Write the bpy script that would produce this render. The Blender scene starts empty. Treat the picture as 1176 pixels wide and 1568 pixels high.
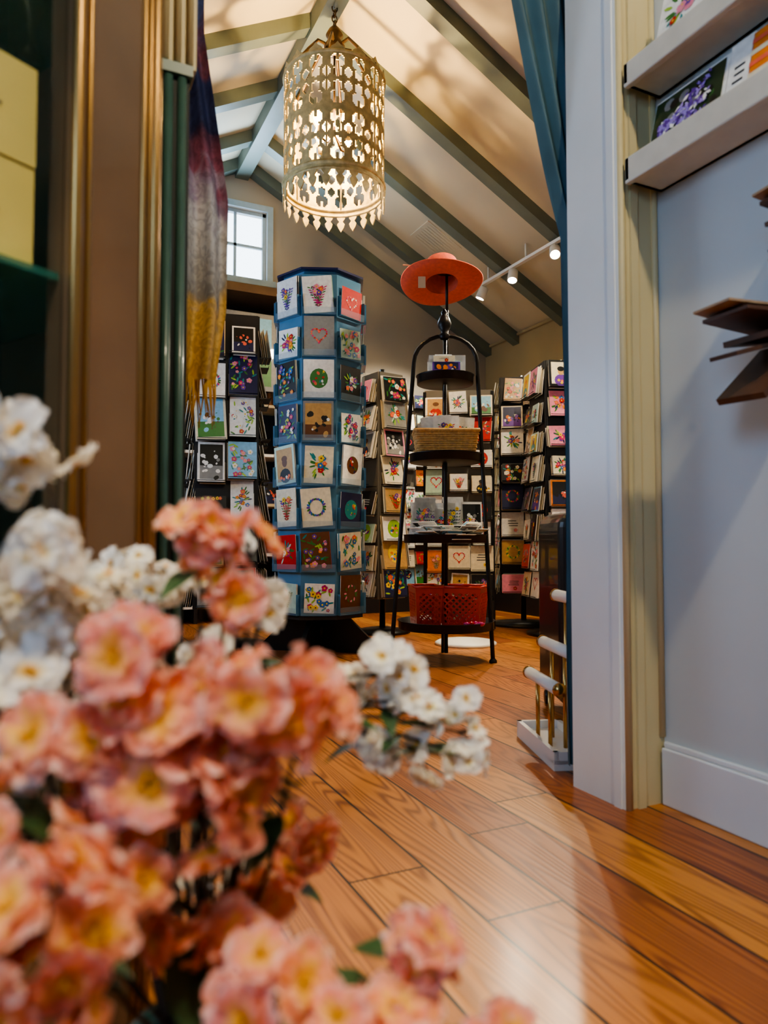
import bpy, math, random
from mathutils import Vector, Matrix
rnd = random.Random(7)
V = Vector
CY, SY = 0.9026, 0.4305   # room is turned 25.5 deg relative to the viewing direction
EYE = 0.55
def W(a, d, z=0.0):       # metres to the right / metres ahead of the viewer -> room coordinates
    return V((CY*a+SY*d, -SY*a+CY*d, z))
RR = V((CY, -SY, 0)); FF = V((SY, CY, 0)); UP = V((0,0,1))

# ------------------------------------------------------------------ materials
def lin(c):
    return tuple(((x/12.92) if x<=0.04045 else ((x+0.055)/1.055)**2.4) for x in c)
def hexc(h):
    return lin(tuple(int(h[i:i+2],16)/255 for i in (0,2,4)))
def mat(name, col, rough=0.5, metal=0.0, var=0.06, scale=20.0, bump=0.0, coat=0.0, emis=None, es=0.0, trans=0.0, spec=0.5, alpha=1.0):
    m = bpy.data.materials.new(name); m.use_nodes = True
    nt = m.node_tree; N = nt.nodes; L = nt.links
    b = N['Principled BSDF']
    if isinstance(col, str): col = hexc(col)
    tc = N.new('ShaderNodeTexCoord'); nz = N.new('ShaderNodeTexNoise')
    nz.inputs['Scale'].default_value = scale; nz.inputs['Detail'].default_value = 4
    L.new(tc.outputs['Object'], nz.inputs['Vector'])
    r = N.new('ShaderNodeValToRGB')
    r.color_ramp.elements[0].position = 0.3; r.color_ramp.elements[1].position = 0.7
    r.color_ramp.elements[0].color = tuple(max(0,c*(1-var)) for c in col)+(1,)
    r.color_ramp.elements[1].color = tuple(min(1,c*(1+var)) for c in col)+(1,)
    L.new(nz.outputs['Fac'], r.inputs['Fac']); L.new(r.outputs['Color'], b.inputs['Base Color'])
    b.inputs['Roughness'].default_value = rough; b.inputs['Metallic'].default_value = metal
    b.inputs['Coat Weight'].default_value = coat
    b.inputs['Specular IOR Level'].default_value = spec
    b.inputs['Transmission Weight'].default_value = trans
    b.inputs['Alpha'].default_value = alpha
    if emis:
        b.inputs['Emission Color'].default_value = tuple(emis)+(1,); b.inputs['Emission Strength'].default_value = es
    if bump>0:
        bp = N.new('ShaderNodeBump'); bp.inputs['Strength'].default_value = bump; bp.inputs['Distance'].default_value = 0.01
        L.new(nz.outputs['Fac'], bp.inputs['Height']); L.new(bp.outputs['Normal'], b.inputs['Normal'])
    return m

# ------------------------------------------------------------------ mesh builder
class MB:
    def __init__(s): s.v=[]; s.f=[]; s.m=[]; s.sm=[]; s.slots=[]
    def mi(s, m):
        if m not in s.slots: s.slots.append(m)
        return s.slots.index(m)
    def add(s, vs, fs, m, smooth=False):
        o=len(s.v); k=s.mi(m)
        s.v += [V(x) for x in vs]
        for f in fs:
            s.f.append([i+o for i in f]); s.m.append(k); s.sm.append(smooth)
    def box(s, c, size, m, R=None):
        c=V(c); x,y,z=[q/2 for q in size]
        vs=[V((i,j,k)) for i in(-x,x) for j in(-y,y) for k in(-z,z)]
        if R: vs=[R@p for p in vs]
        s.add([p+c for p in vs], [(0,1,3,2),(4,6,7,5),(0,4,5,1),(2,3,7,6),(0,2,6,4),(1,5,7,3)], m)
    def bx(s, x0,x1,y0,y1,z0,z1,m):
        s.box(((x0+x1)/2,(y0+y1)/2,(z0+z1)/2),(x1-x0,y1-y0,z1-z0),m)
    def quad(s,a,b,c,d,m): s.add([a,b,c,d],[(0,1,2,3)],m)
    def prism(s, poly, axis, lo, hi, m):   # poly of 2d pts; axis 'y': pts are (x,z)
        n=len(poly)
        def P(p,t): return V((p[0],t,p[1])) if axis=='y' else (V((t,p[0],p[1])) if axis=='x' else V((p[0],p[1],t)))
        vs=[P(p,lo) for p in poly]+[P(p,hi) for p in poly]
        fs=[tuple(range(n)), tuple(range(2*n-1,n-1,-1))]+[(i,i+n,(i+1)%n+n,(i+1)%n) for i in range(n)]
        s.add(vs,fs,m)
    def tube(s, pts, r, m, n=8, closed=False):
        pts=[V(p) for p in pts]; k=len(pts)
        rs = r if isinstance(r,(list,tuple)) else [r]*k
        vs=[]; prev=None
        for i,p in enumerate(pts):
            if closed: t=(pts[(i+1)%k]-pts[i-1])
            else: t=pts[min(i+1,k-1)]-pts[max(i-1,0)]
            t=t.normalized() if t.length>1e-9 else UP
            if prev is None:
                q = V((1,0,0)) if abs(t.x)<0.9 else V((0,1,0))
                nx=(q-t*q.dot(t)).normalized()
            else:
                nx=(prev-t*prev.dot(t)).normalized()
            prev=nx; ny=t.cross(nx)
            for j in range(n):
                an=2*math.pi*j/n
                vs.append(p+(nx*math.cos(an)+ny*math.sin(an))*rs[i])
        fs=[]
        for i in range(k if closed else k-1):
            for j in range(n):
                a=i*n+j; b=i*n+(j+1)%n; c=((i+1)%k)*n+(j+1)%n; d=((i+1)%k)*n+j
                fs.append((a,b,c,d))
        if not closed:
            fs.append(tuple(range(n-1,-1,-1))); fs.append(tuple((k-1)*n+j for j in range(n)))
        s.add(vs,fs,m,True)
    def lathe(s, c, prof, m, n=32, R=None, smooth=True):
        c=V(c); vs=[]; k=len(prof)
        for r,z in prof:
            for j in range(n):
                an=2*math.pi*j/n
                p=V((r*math.cos(an),r*math.sin(an),z))
                vs.append((R@p if R else p)+c)
        fs=[]
        for i in range(k-1):
            for j in range(n):
                fs.append((i*n+j,i*n+(j+1)%n,(i+1)*n+(j+1)%n,(i+1)*n+j))
        s.add(vs,fs,m,smooth)
    def cyl(s,p0,p1,r,m,n=16,r1=None):
        s.tube([p0,p1],[r,r if r1 is None else r1],m,n)
    def disc(s,c,r,m,n=24,R=None):
        c=V(c); vs=[]
        for j in range(n):
            p=V((r*math.cos(2*math.pi*j/n),r*math.sin(2*math.pi*j/n),0)); vs.append((R@p if R else p)+c)
        s.add(vs,[tuple(range(n))],m)
    def obj(s,name,parent=None,solid=0.0,bevel=0.0,subs=0):
        me=bpy.data.meshes.new(name); me.from_pydata([tuple(x) for x in s.v],[],s.f)
        for m in s.slots: me.materials.append(m)
        me.polygons.foreach_set('material_index',s.m); me.polygons.foreach_set('use_smooth',s.sm); me.update()
        o=bpy.data.objects.new(name,me); bpy.context.collection.objects.link(o)
        if parent: o.parent=parent
        if bevel>0:
            b=o.modifiers.new('b','BEVEL'); b.width=bevel; b.segments=2; b.limit_method='ANGLE'
        if solid>0:
            b=o.modifiers.new('s','SOLIDIFY'); b.thickness=solid
        if subs:
            b=o.modifiers.new('u','SUBSURF'); b.levels=subs; b.render_levels=subs
        return o
def empty(name):
    e=bpy.data.objects.new(name,None); bpy.context.collection.objects.link(e); return e

# ------------------------------------------------------------------ palette
M_white=mat('paint_white','EDEAE2',0.45,var=0.03,scale=4,bump=0.02)
M_jamb=mat('paint_gloss_white','E6E8E6',0.3,var=0.03,scale=6,bump=0.03)
M_cream=mat('paint_cream','D2C294',0.45,var=0.04,scale=5)
M_wallN=mat('near_wall_paint','CDD1CF',0.55,var=0.03,scale=3,bump=0.03)
M_gable=mat('gable_wall_paint','A09A90',0.7,var=0.04,scale=3,bump=0.02)
M_side=mat('side_wall_paint','AC9F7E',0.7,var=0.04,scale=3,bump=0.02)
M_ceil=mat('ceiling_plaster','C4BBA2',0.75,var=0.05,scale=2.5,bump=0.05)
M_beam=mat('painted_beam_sage','616C64',0.5,var=0.08,scale=8,bump=0.03)
M_black=mat('black_metal',(0.012,0.012,0.013),0.35,0.3)
M_blackp=mat('black_panel',(0.015,0.015,0.017),0.5)
M_greyp=mat('grey_rack_panel',hexc('6C6860'),0.5)
M_bluepl=mat('blue_acrylic',hexc('5486A8'),0.2,coat=0.5)
M_sleeve=mat('clear_blue_plastic',hexc('9FC2D8'),0.1,coat=0.8,alpha=0.28)
M_gold=mat('gold_gilt',hexc('A8834E'),0.35,0.8)
M_paper=mat('card_stock',hexc('F0EBDD'),0.5)
M_env=mat('envelope_paper',hexc('D8C9A8'),0.6)
PAL={}
for n,h in dict(white='F6F2EA',cream='EBDFC0',red='C8201E',coral='F06A50',pink='F090A8',magenta='C4246E',navy='1E2450',blue='2A6CB8',sky='86C4E4',
                teal='148A8A',green='367A30',lime='9BC440',dark='141516',brown='6A4022',tan='C49A5C',orange='F08420',yellow='F6CC34',
                purple='6B3FA0',lilac='A890DC',forest='1F3A22',gray='8A8A88',mint='BFDCC8').items():
    PAL[n]=mat('ink_'+n,hexc(h),0.35,coat=0.35,var=0.1,scale=60)
BG=['white']*10+['cream','cream','cream','navy','dark','dark','red','mint','orange','sky','pink','tan','gray']
INK=['red','coral','pink','magenta','blue','teal','green','lime','orange','yellow','purple','brown','navy']

def card(mb,o,r,u,n,w,h,bg=None,style=None,thick=0.004,R=rnd):
    """greeting card standing: o=bottom centre, r=right, u=up, n=normal"""
    o=V(o)
    bg=bg or R.choice(BG); style=style or R.choice(['bouquet','bouquet','bouquet','garden','garden','wreath','heart','photo','photo','portrait','sprig','sprig','text','blob','animal'])
    vs=[]
    for dn in (0,thick):
        for (x,y) in((-w/2,0),(w/2,0),(w/2,h),(-w/2,h)): vs.append(o+r*x+u*y+n*dn)
    mb.add(vs,[(0,3,2,1),(0,1,5,4),(1,2,6,5),(2,3,7,6),(3,0,4,7)],M_paper)
    mb.add(vs[4:],[(0,1,2,3)],PAL[bg])
    lay=[thick+0.0005]
    def poly(cx,cy,rad,k,m,sq=1.0,an=0.0):
        lay[0]+=0.00004
        c=o+r*(cx*w)+u*(cy*h)+n*lay[0]; vs=[]
        for j in range(k):
            t=2*math.pi*j/k; x=math.cos(t)*rad*w; y=math.sin(t)*rad*w*sq
            vs.append(c+r*(x*math.cos(an)-y*math.sin(an))+u*(x*math.sin(an)+y*math.cos(an)))
        mb.add(vs,[tuple(range(k))],PAL[m])
    def rect(x0,x1,y0,y1,m):
        lay[0]+=0.00004
        mb.add([o+r*(x*w)+u*(y*h)+n*lay[0] for x,y in((x0,y0),(x1,y0),(x1,y1),(x0,y1))],[(0,1,2,3)],PAL[m])
    def flower(cx,cy,rad,m):
        for j in range(5):
            t=2*math.pi*j/5+R.random()*.3
            poly(cx+math.cos(t)*rad*.55,cy+math.sin(t)*rad*.55*w/h,rad*.5,6,m)
        poly(cx,cy,rad*.32,6,'yellow' if m!='yellow' else 'brown')
    light=bg in('white','cream','mint','sky','pink')
    if style=='bouquet':
        for i in range(18):
            a=R.uniform(0,6.28); q=R.uniform(.12,.38)
            poly(math.cos(a)*q,.5+math.sin(a)*q*.9,.12,6,R.choice(['green','green','teal','lime','navy' if light else 'mint']),.28,a)
        for i in range(R.randint(8,12)):
            a=R.uniform(0,6.28); q=R.uniform(.0,.29)
            flower(math.cos(a)*q,.5+math.sin(a)*q*.9,R.uniform(.06,.12),R.choice(['red','orange','magenta','yellow','coral','pink','purple']+(['white'] if not light else ['blue'])))
    elif style=='garden':
        for i in range(22): poly(R.uniform(-.42,.42),R.uniform(.08,.92),.11,6,R.choice(['green','teal','lime']),.3,R.uniform(0,3))
        pal=R.sample(['red','orange','magenta','yellow','coral','pink','purple','blue','white'],3)
        for i in range(16): flower(R.uniform(-.38,.38),R.uniform(.1,.9),R.uniform(.05,.11),R.choice(pal))
    elif style=='wreath':
        c=R.sample(INK,2)
        for i in range(22):
            t=2*math.pi*i/22; poly(math.cos(t)*.27,.5+math.sin(t)*.27*w/h,.07,6,c[i%2] if i%3 else 'green',.5,t*2)
    elif style=='heart':
        c='red' if bg!='red' else 'white'
        for i in range(26):
            t=2*math.pi*i/26; x=.016*16*math.sin(t)**3; y=.016*(13*math.cos(t)-5*math.cos(2*t)-2*math.cos(3*t)-math.cos(4*t))
            poly(x,.52+y*w/h,.035,6,R.choice([c,'coral','magenta']))
    elif style=='stripes':
        c=R.choice(INK)
        for i in range(6): rect(-.5,.5,.04+i*.16,.11+i*.16,c if i%2 else ('tan' if light else 'cream'))
    elif style=='photo':
        a,b,c=R.choice([('sky','green','brown'),('dark','gray','white'),('navy','purple','orange'),('tan','brown','dark'),('cream','lime','pink'),('dark','navy','coral')])
        rect(-.43,.43,.06,.4,b); rect(-.43,.43,.4,.94,a)
        for i in range(22): poly(R.uniform(-.33,.33),R.gauss(.45,.14),R.uniform(.02,.10),8,R.choice([c,c,b,'white',a]),R.uniform(.4,1.4),R.uniform(0,3))
    elif style=='portrait':
        rect(-.4,.4,.08,.92,R.choice(['tan','mint','sky','gray','cream','yellow']))
        c=R.choice(['red','navy','teal','purple','dark'])
        poly(0,.22,.28,12,c,.9); poly(0,.56,.13,12,R.choice(['tan','brown','cream']),1.2); poly(0,.66,.15,12,R.choice(['dark','brown','orange']),.7)
        for i in range(6): flower(R.uniform(-.35,.35),R.uniform(.1,.25),.06,R.choice(['coral','yellow','white']))
    elif style=='sprig':
        c=R.choice(['green','teal','purple','coral','red','gray','navy','magenta'])
        for q in(-.45,-.15,.15,.45):
            for i in range(8):
                tt=.2+i*.07; x0=math.sin(q)*(tt-.15)*1.0
                for sgn in(-1,1): poly(x0+sgn*.05,tt,.06,6,c if (i+int(q*3))%3 else 'green',.3,sgn*.8-q)
        for i in range(4): flower(R.uniform(-.2,.2),R.uniform(.5,.75),.09,R.choice(['coral','pink','purple','yellow']))
    elif style=='text':
        for i in range(3): rect(-.25+R.uniform(0,.1),.25-R.uniform(0,.1),.42+i*.1,.45+i*.1,'dark' if light else 'white')
        flower(R.uniform(-.2,.2),.25,.09,R.choice(INK))
    elif style=='blob':
        poly(0,.5,.3,16,R.choice(INK+['tan']),1.1)
        for i in range(14): poly(R.uniform(-.18,.18),.5+R.uniform(-.18,.18),R.uniform(.02,.08),7,R.choice(INK+['white']),.7,R.uniform(0,3))
    elif style=='animal':
        c=R.choice(['brown','gray','orange','dark' if bg!='dark' else 'tan'])
        poly(0,.4,.2,12,c,.8); poly(.15,.58,.11,10,c); poly(.1,.66,.05,3,c); poly(.2,.66,.05,3,c)
        for x in(-.12,-.04,.06,.13): rect(x,x+.03,.15,.35,c)
        for i in range(6): flower(R.uniform(-.4,.4),R.choice([.12,.88])+R.uniform(-.04,.04),.06,R.choice(['coral','lime','yellow']))

# ------------------------------------------------------------------ floor material
def floor_mat():
    m=bpy.data.materials.new('pine_plank_floor'); m.use_nodes=True
    nt=m.node_tree; N=nt.nodes; L=nt.links; b=N['Principled BSDF']
    def mth(op,a,b_=None,c=None):
        n=N.new('ShaderNodeMath'); n.operation=op
        for i,x in enumerate((a,b_,c)):
            if x is None: continue
            if isinstance(x,(int,float)): n.inputs[i].default_value=x
            else: L.new(x,n.inputs[i])
        return n.outputs[0]
    tc=N.new('ShaderNodeTexCoord'); sp=N.new('ShaderNodeSeparateXYZ'); L.new(tc.outputs['Object'],sp.inputs[0])
    X,Y=sp.outputs[0],sp.outputs[1]
    pw=0.138
    px=mth('DIVIDE',mth('SUBTRACT',X,0.59),pw); idx=mth('FLOOR',px); fx=mth('FRACT',px)
    wn=N.new('ShaderNodeTexWhiteNoise'); wn.noise_dimensions='1D'; L.new(idx,wn.inputs['W'])
    r1=wn.outputs['Value']
    yy=mth('DIVIDE',mth('ADD',Y,mth('MULTIPLY',r1,5.0)),1.9); iy=mth('FLOOR',yy); fy=mth('FRACT',yy)
    wn2=N.new('ShaderNodeTexWhiteNoise'); wn2.noise_dimensions='1D'; L.new(mth('ADD',mth('MULTIPLY',idx,7.13),mth('MULTIPLY',iy,3.7)),wn2.inputs['W'])
    r2=wn2.outputs['Value']
    cv=N.new('ShaderNodeCombineXYZ')
    L.new(mth('ADD',mth('MULTIPLY',X,8.0),mth('MULTIPLY',r2,40.0)),cv.inputs[0])
    L.new(mth('ADD',mth('MULTIPLY',Y,0.7),mth('MULTIPLY',r2,17.0)),cv.inputs[1]); L.new(r2,cv.inputs[2])
    nz=N.new('ShaderNodeTexNoise'); nz.inputs['Scale'].default_value=1.0; nz.inputs['Detail'].default_value=1.6; nz.inputs['Roughness'].default_value=0.4
    L.new(cv.outputs[0],nz.inputs['Vector'])
    g=mth('MULTIPLY_ADD',mth('SINE',mth('MULTIPLY',nz.outputs['Fac'],190.0)),0.5,0.5)
    g=mth('POWER',g,2.0)
    cv2=N.new('ShaderNodeCombineXYZ'); L.new(mth('MULTIPLY',X,260.0),cv2.inputs[0]); L.new(mth('MULTIPLY',Y,6.0),cv2.inputs[1])
    nf=N.new('ShaderNodeTexNoise'); nf.inputs['Scale'].default_value=1.0; L.new(cv2.outputs[0],nf.inputs['Vector'])
    nb=N.new('ShaderNodeTexNoise'); nb.inputs['Scale'].default_value=2.2; L.new(tc.outputs['Object'],nb.inputs['Vector'])
    fac=mth('ADD',mth('MULTIPLY',g,mth('MULTIPLY',nb.outputs['Fac'],0.72)),mth('MULTIPLY',nf.outputs['Fac'],0.45))
    ra=N.new('ShaderNodeValToRGB'); e=ra.color_ramp.elements
    e[0].position=0.08; e[0].color=hexc('C27A34')+(1,); e[1].position=0.85; e[1].color=hexc('642C0C')+(1,)
    L.new(fac,ra.inputs['Fac'])
    hs=N.new('ShaderNodeHueSaturation'); L.new(ra.outputs['Color'],hs.inputs['Color'])
    L.new(mth('MULTIPLY_ADD',r2,0.5,0.72),hs.inputs['Value']); L.new(mth('MULTIPLY_ADD',r2,0.018,0.49),hs.inputs['Hue'])
    hs.inputs['Saturation'].default_value=0.98
    vo=N.new('ShaderNodeTexVoronoi'); vo.inputs['Scale'].default_value=2.6
    mp=N.new('ShaderNodeMapping'); mp.inputs['Scale'].default_value=(1.3,0.8,1); L.new(tc.outputs['Object'],mp.inputs[0]); L.new(mp.outputs[0],vo.inputs['Vector'])
    kn=mth('LESS_THAN',vo.outputs['Distance'],0.03)
    ga=mth('LESS_THAN',mth('MINIMUM',fx,mth('SUBTRACT',1.0,fx)),0.018)
    gb=mth('LESS_THAN',mth('MINIMUM',fy,mth('SUBTRACT',1.0,fy)),0.0012)
    dk=mth('MAXIMUM',kn,mth('MAXIMUM',ga,gb))
    mx=N.new('ShaderNodeMix'); mx.data_type='RGBA'; L.new(dk,mx.inputs[0]); L.new(hs.outputs['Color'],mx.inputs[6]); mx.inputs[7].default_value=(0.012,0.005,0.002,1)
    L.new(mx.outputs[2],b.inputs['Base Color'])
    b.inputs['Roughness'].default_value=0.4
    b.inputs['Specular IOR Level'].default_value=0.3
    b.inputs['Coat Weight'].default_value=0.22; b.inputs['Coat Roughness'].default_value=0.2
    bp=N.new('ShaderNodeBump'); bp.inputs['Strength'].default_value=0.4; bp.inputs['Distance'].default_value=0.002
    L.new(mth('SUBTRACT',mth('MULTIPLY',mth('ADD',nf.outputs['Fac'],g),0.3),dk),bp.inputs['Height']); L.new(bp.outputs['Normal'],b.inputs['Normal'])
    return m
M_floor=floor_mat()

# ------------------------------------------------------------------ room shell
XR,XL,YG=3.478,-0.896,5.21
RX,RZ,EZ=1.291,3.43,2.26
SL=(RZ-EZ)/(XR-RX)
def zroof(x): return RZ-abs(x-RX)*SL
DY0,DY1=1.135,1.277; OX0,OX1,OZ=0.190,1.085,2.1
NX=1.194
mb=MB(); mb.bx(-1.75,3.6,-2.3,5.35,-0.06,0.0,M_floor); mb.obj('floor')
wx0,wx1,wz0,wz1=1.02,1.49,2.53,3.07
mb=MB()
mb.prism([(XL,0),(wx0,0),(wx0,zroof(wx0)),(XL,EZ)],'y',YG,YG+.12,M_gable)
mb.prism([(wx1,0),(XR,0),(XR,EZ),(wx1,zroof(wx1))],'y',YG,YG+.12,M_gable)
mb.prism([(wx0,0),(wx1,0),(wx1,wz0),(wx0,wz0)],'y',YG,YG+.12,M_gable)
mb.prism([(wx0,wz1),(wx1,wz1),(wx1,zroof(wx1)),(RX,RZ),(wx0,zroof(wx0))],'y',YG,YG+.12,M_gable)
mb.obj('wall_back')
M_wtrim=mat('window_trim_bluewhite','9DB4C6',0.4)
win=empty('window_1'); mb=MB()
t=.045
mb.bx(wx0-t,wx1+t,YG-.02,YG,wz1,wz1+t,M_wtrim); mb.bx(wx0-t-.02,wx1+t+.02,YG-.04,YG,wz0-t,wz0,M_wtrim)
mb.bx(wx0-t,wx0,YG-.02,YG,wz0,wz1,M_wtrim); mb.bx(wx1,wx1+t,YG-.02,YG,wz0,wz1,M_wtrim)
mb.obj('casing',win)
mb=MB(); f=.025
mb.bx(wx0,wx1,YG+.03,YG+.06,wz0,wz0+f,M_wtrim); mb.bx(wx0,wx1,YG+.03,YG+.06,wz1-f,wz1,M_wtrim)
mb.bx(wx0,wx0+f,YG+.03,YG+.06,wz0,wz1,M_wtrim); mb.bx(wx1-f,wx1,YG+.03,YG+.06,wz0,wz1,M_wtrim)
mb.bx(wx0,wx1,YG+.035,YG+.055,(wz0+wz1)/2-.01,(wz0+wz1)/2+.01,M_wtrim); mb.bx((wx0+wx1)/2-.01,(wx0+wx1)/2+.01,YG+.035,YG+.055,wz0,wz1,M_wtrim)
mb.obj('sash',win)
mb=MB(); mb.bx(XR,XR+.12,DY1,YG+.12,0,EZ,M_side); mb.obj('wall_right')
mb=MB(); mb.bx(XL-.12,XL,DY1,YG+.12,0,EZ,M_gable); mb.obj('wall_left')
mb=MB()
mb.prism([(RX,RZ),(XR+.12,zroof(XR+.12)),(XR+.12,zroof(XR+.12)+.08),(RX,RZ+.08)],'y',DY0,YG+.12,M_ceil)
mb.prism([(RX,RZ),(RX,RZ+.08),(XL-.12,zroof(XL-.12)+.08),(XL-.12,zroof(XL-.12))],'y',DY0,YG+.12,M_ceil)
mb.obj('ceiling')
mb=MB(); rd=.085; rw=.085
y=4.76; ys=[]
while y>1.5: ys.append(y); y-=0.6
ys.append(5.16)
for y in ys:
    for sx in(1,-1):
        xe=XR if sx>0 else XL
        mb.prism([(RX,RZ),(xe,EZ),(xe,EZ-rd),(RX,RZ-rd)],'y',y-rw/2,y+rw/2,M_beam)
mb.bx(RX-.05,RX+.05,DY1,YG,RZ-.14,RZ-.01,M_beam)
mb.obj('ceiling_beam')
mb=MB(); mb.bx(XR-.025,XR,DY1,YG,EZ-.02-.0,EZ+.0,M_side); mb.obj('trim_1')
mb=MB()
mb.bx(-1.6,OX0,DY0,DY1,0,2.5,M_wallN); mb.bx(OX1+.02,XR+.12,DY0,DY1,0,2.26,M_wallN)
mb.bx(OX0,OX1+.02,DY0,DY1,OZ,2.5,M_wallN)
mb.prism([(XL,2.2),(XR,2.2),(RX,RZ)],'y',DY1-.1,DY1,M_gable)
mb.obj('wall_partition')
mb=MB()
mb.bx(OX1,OX1+.022,DY0-.012,DY1+.006,0,OZ,M_jamb)
mb.bx(OX1-.004,OX1+.002,DY0-.004,DY0+.016,0,OZ,M_jamb)
mb.bx(OX1+.012,NX,DY0-.014,DY0,0,OZ,M_cream)
mb.tube([(OX1+.008,DY0-.014,0.0),(OX1+.008,DY0-.014,OZ)],.008,M_cream,10)
mb.bx(OX1+.03,OX1+.05,DY0-.02,DY0-.012,0.0,OZ,M_cream)
mb.tube([(NX-.008,DY0-.016,0.14),(NX-.008,DY0-.016,OZ)],.007,M_cream,8)
mb.obj('trim_3')
mb=MB(); mb.bx(OX0-.05,NX,DY0-.014,DY0,OZ,OZ+.1,M_cream); mb.obj('trim_4')
M_green=mat('green_fluted_paint','47685F',0.35,coat=0.3,var=0.12)
M_groove=mat('dark_groove','121C19',0.6)  # near-black colour of the recesses between the green flutes
mb=MB()
x0,x1=.103,.190
mb.bx(x0,x1,DY0-.035,DY1+.01,0,1.27,M_groove)
for i in range(4):
    x=x0+.014+i*.0205; mb.tube([(x,DY0-.036,.02),(x,DY0-.036,1.265)],.0072,M_green,10)
mb.bx(x0-.004,x1+.004,DY0-.044,DY1+.012,1.268,1.285,M_green)
mb.bx(x0,x1+.010,DY0-.035,DY1+.01,1.285,OZ,M_cream)
for i in range(5):
    x=x0+.012+i*.0185; mb.tube([(x,DY0-.036,1.29),(x,DY0-.036,OZ-.01)],.006,M_cream,8)
mb.obj('trim_2',bevel=0)
mb=MB(); mb.bx(NX,NX+.1,-2.3,DY0,0,2.5,M_wallN); mb.obj('wall_near_right')
mb=MB(); mb.bx(-1.72,-1.6,-2.3,DY1,0,2.5,M_wallN); mb.obj('wall_near_left')
mb=MB(); mb.bx(-1.72,NX+.1,-2.32,-2.2,0,2.5,M_wallN); mb.obj('wall_near_rear')
mb=MB(); mb.bx(-1.72,NX+.1,-2.32,DY0,2.5,2.58,M_white); mb.obj('ceiling_near')
mb=MB(); mb.bx(NX-.016,NX,-2.2,DY0-.02,0,.118,M_jamb); mb.bx(NX-.01,NX,-2.2,DY0-.02,.118,.13,M_jamb); mb.obj('baseboard_right',bevel=.003)
mb=MB(); mb.bx(XL,XR,YG-.015,YG,0,.12,M_jamb); mb.bx(XR-.015,XR,DY1,YG,0,.12,M_jamb); mb.obj('baseboard_back')

# ------------------------------------------------------------------ picture ledges + cards on near wall
M_ledge=mat('ledge_paint','DAD3C2',0.35)
def ledge(name,z0,z1,cards):
    e=empty(name); mb=MB()
    Y1,Y0=1.105,-.3
    mb.bx(NX-.095,NX,Y0,Y1,z0,z0+.014,M_ledge)
    mb.bx(NX-.105,NX-.09,Y0,Y1,z0-.004,z1,M_ledge)
    mb.bx(NX-.014,NX,Y0,Y1,z0,z1+.055,M_ledge)
    mb.prism([(NX-.105,z0),(NX,z0-.0),(NX,z1+.055),(NX-.014,z1+.055),(NX-.04,z1),(NX-.105,z1)],'y',Y1-.014,Y1,M_ledge)
    mb.obj('ledge_board',e,bevel=.003)
    mb=MB(); rr=V((0,-1,0)); n=V((-1,0,.25)).normalized(); u=V((.25,0,1)).normalized()
    for (yc,w,h,bg,st,k) in cards:
        for i in range(k):
            card(mb,(NX-.085+.004*(k-1-i)+0.0,yc-.003*(k-i)+.0,z0+.016),rr,u,n,w,h,bg,st,.003)
    mb.obj('cards',e)
ledge('picture_ledge',1.307,1.358,[(.975,.18,.145,'white','none',1),(.862,.05,.155,'white','text',7),(.775,.13,.15,'orange','stripes',2),(.63,.13,.17,'white','bouquet',2),(.45,.13,.17,'navy','bouquet',2)])
ledge('picture_ledge',1.515,1.562,[(.985,.12,.17,'white','bouquet',2),(.83,.12,.17,'white','bouquet',3),(.66,.13,.17,'sky','photo',2)])
mb=MB()
n=V((-1,0,.25)).normalized(); u=V((.25,0,1)).normalized(); o=V((NX-.085,.975,1.323))+n*.005
def rectc(x0,x1,y0,y1,m,k): mb.add([o+V((0,-1,0))*x+u*y+n*k for x,y in((x0,y0),(x1,y0),(x1,y1),(x0,y1))],[(0,1,2,3)],m)
rectc(-.084,.084,.006,.139,PAL['forest'],0)
for i in range(30):
    c=o+V((0,-1,0))*rnd.uniform(-.068,.068)+u*rnd.uniform(.022,.122)+n*(.0002+i*.00002); r_=rnd.uniform(.008,.015)
    mb.add([c+V((0,-math.cos(j),0))*r_+u*math.sin(j)*r_ for j in (0,.79,1.57,2.36,3.14,3.93,4.71,5.5)],[tuple(range(8))],rnd.choice([PAL['dark'],PAL['forest'],PAL['forest'],PAL['green'],PAL['gray']]))
for i in range(230):
    k=rnd.choice([0,1,2]); s_=rnd.uniform(-1,1)
    c=o+n*(.001+i*.00001)+V((0,-1,0))*(-.005+s_*.055+rnd.gauss(0,.005))+u*(.058+k*.016+s_*.024*(k-.6)+rnd.gauss(0,.007))
    a=rnd.uniform(0,3.1); l=rnd.uniform(.005,.010); q=V((0,-math.cos(a),0))*l+u*math.sin(a)*l; q2=V((0,math.sin(a),0))*l*.5+u*math.cos(a)*l*.5
    mb.add([c-q,c-q2,c+q,c+q2],[(0,1,2,3)],rnd.choice([PAL['purple'],PAL['purple'],PAL['lilac'],PAL['lilac'],PAL['white']]))
mb.obj('lavender_print',bpy.data.objects['picture_ledge'])

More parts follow.
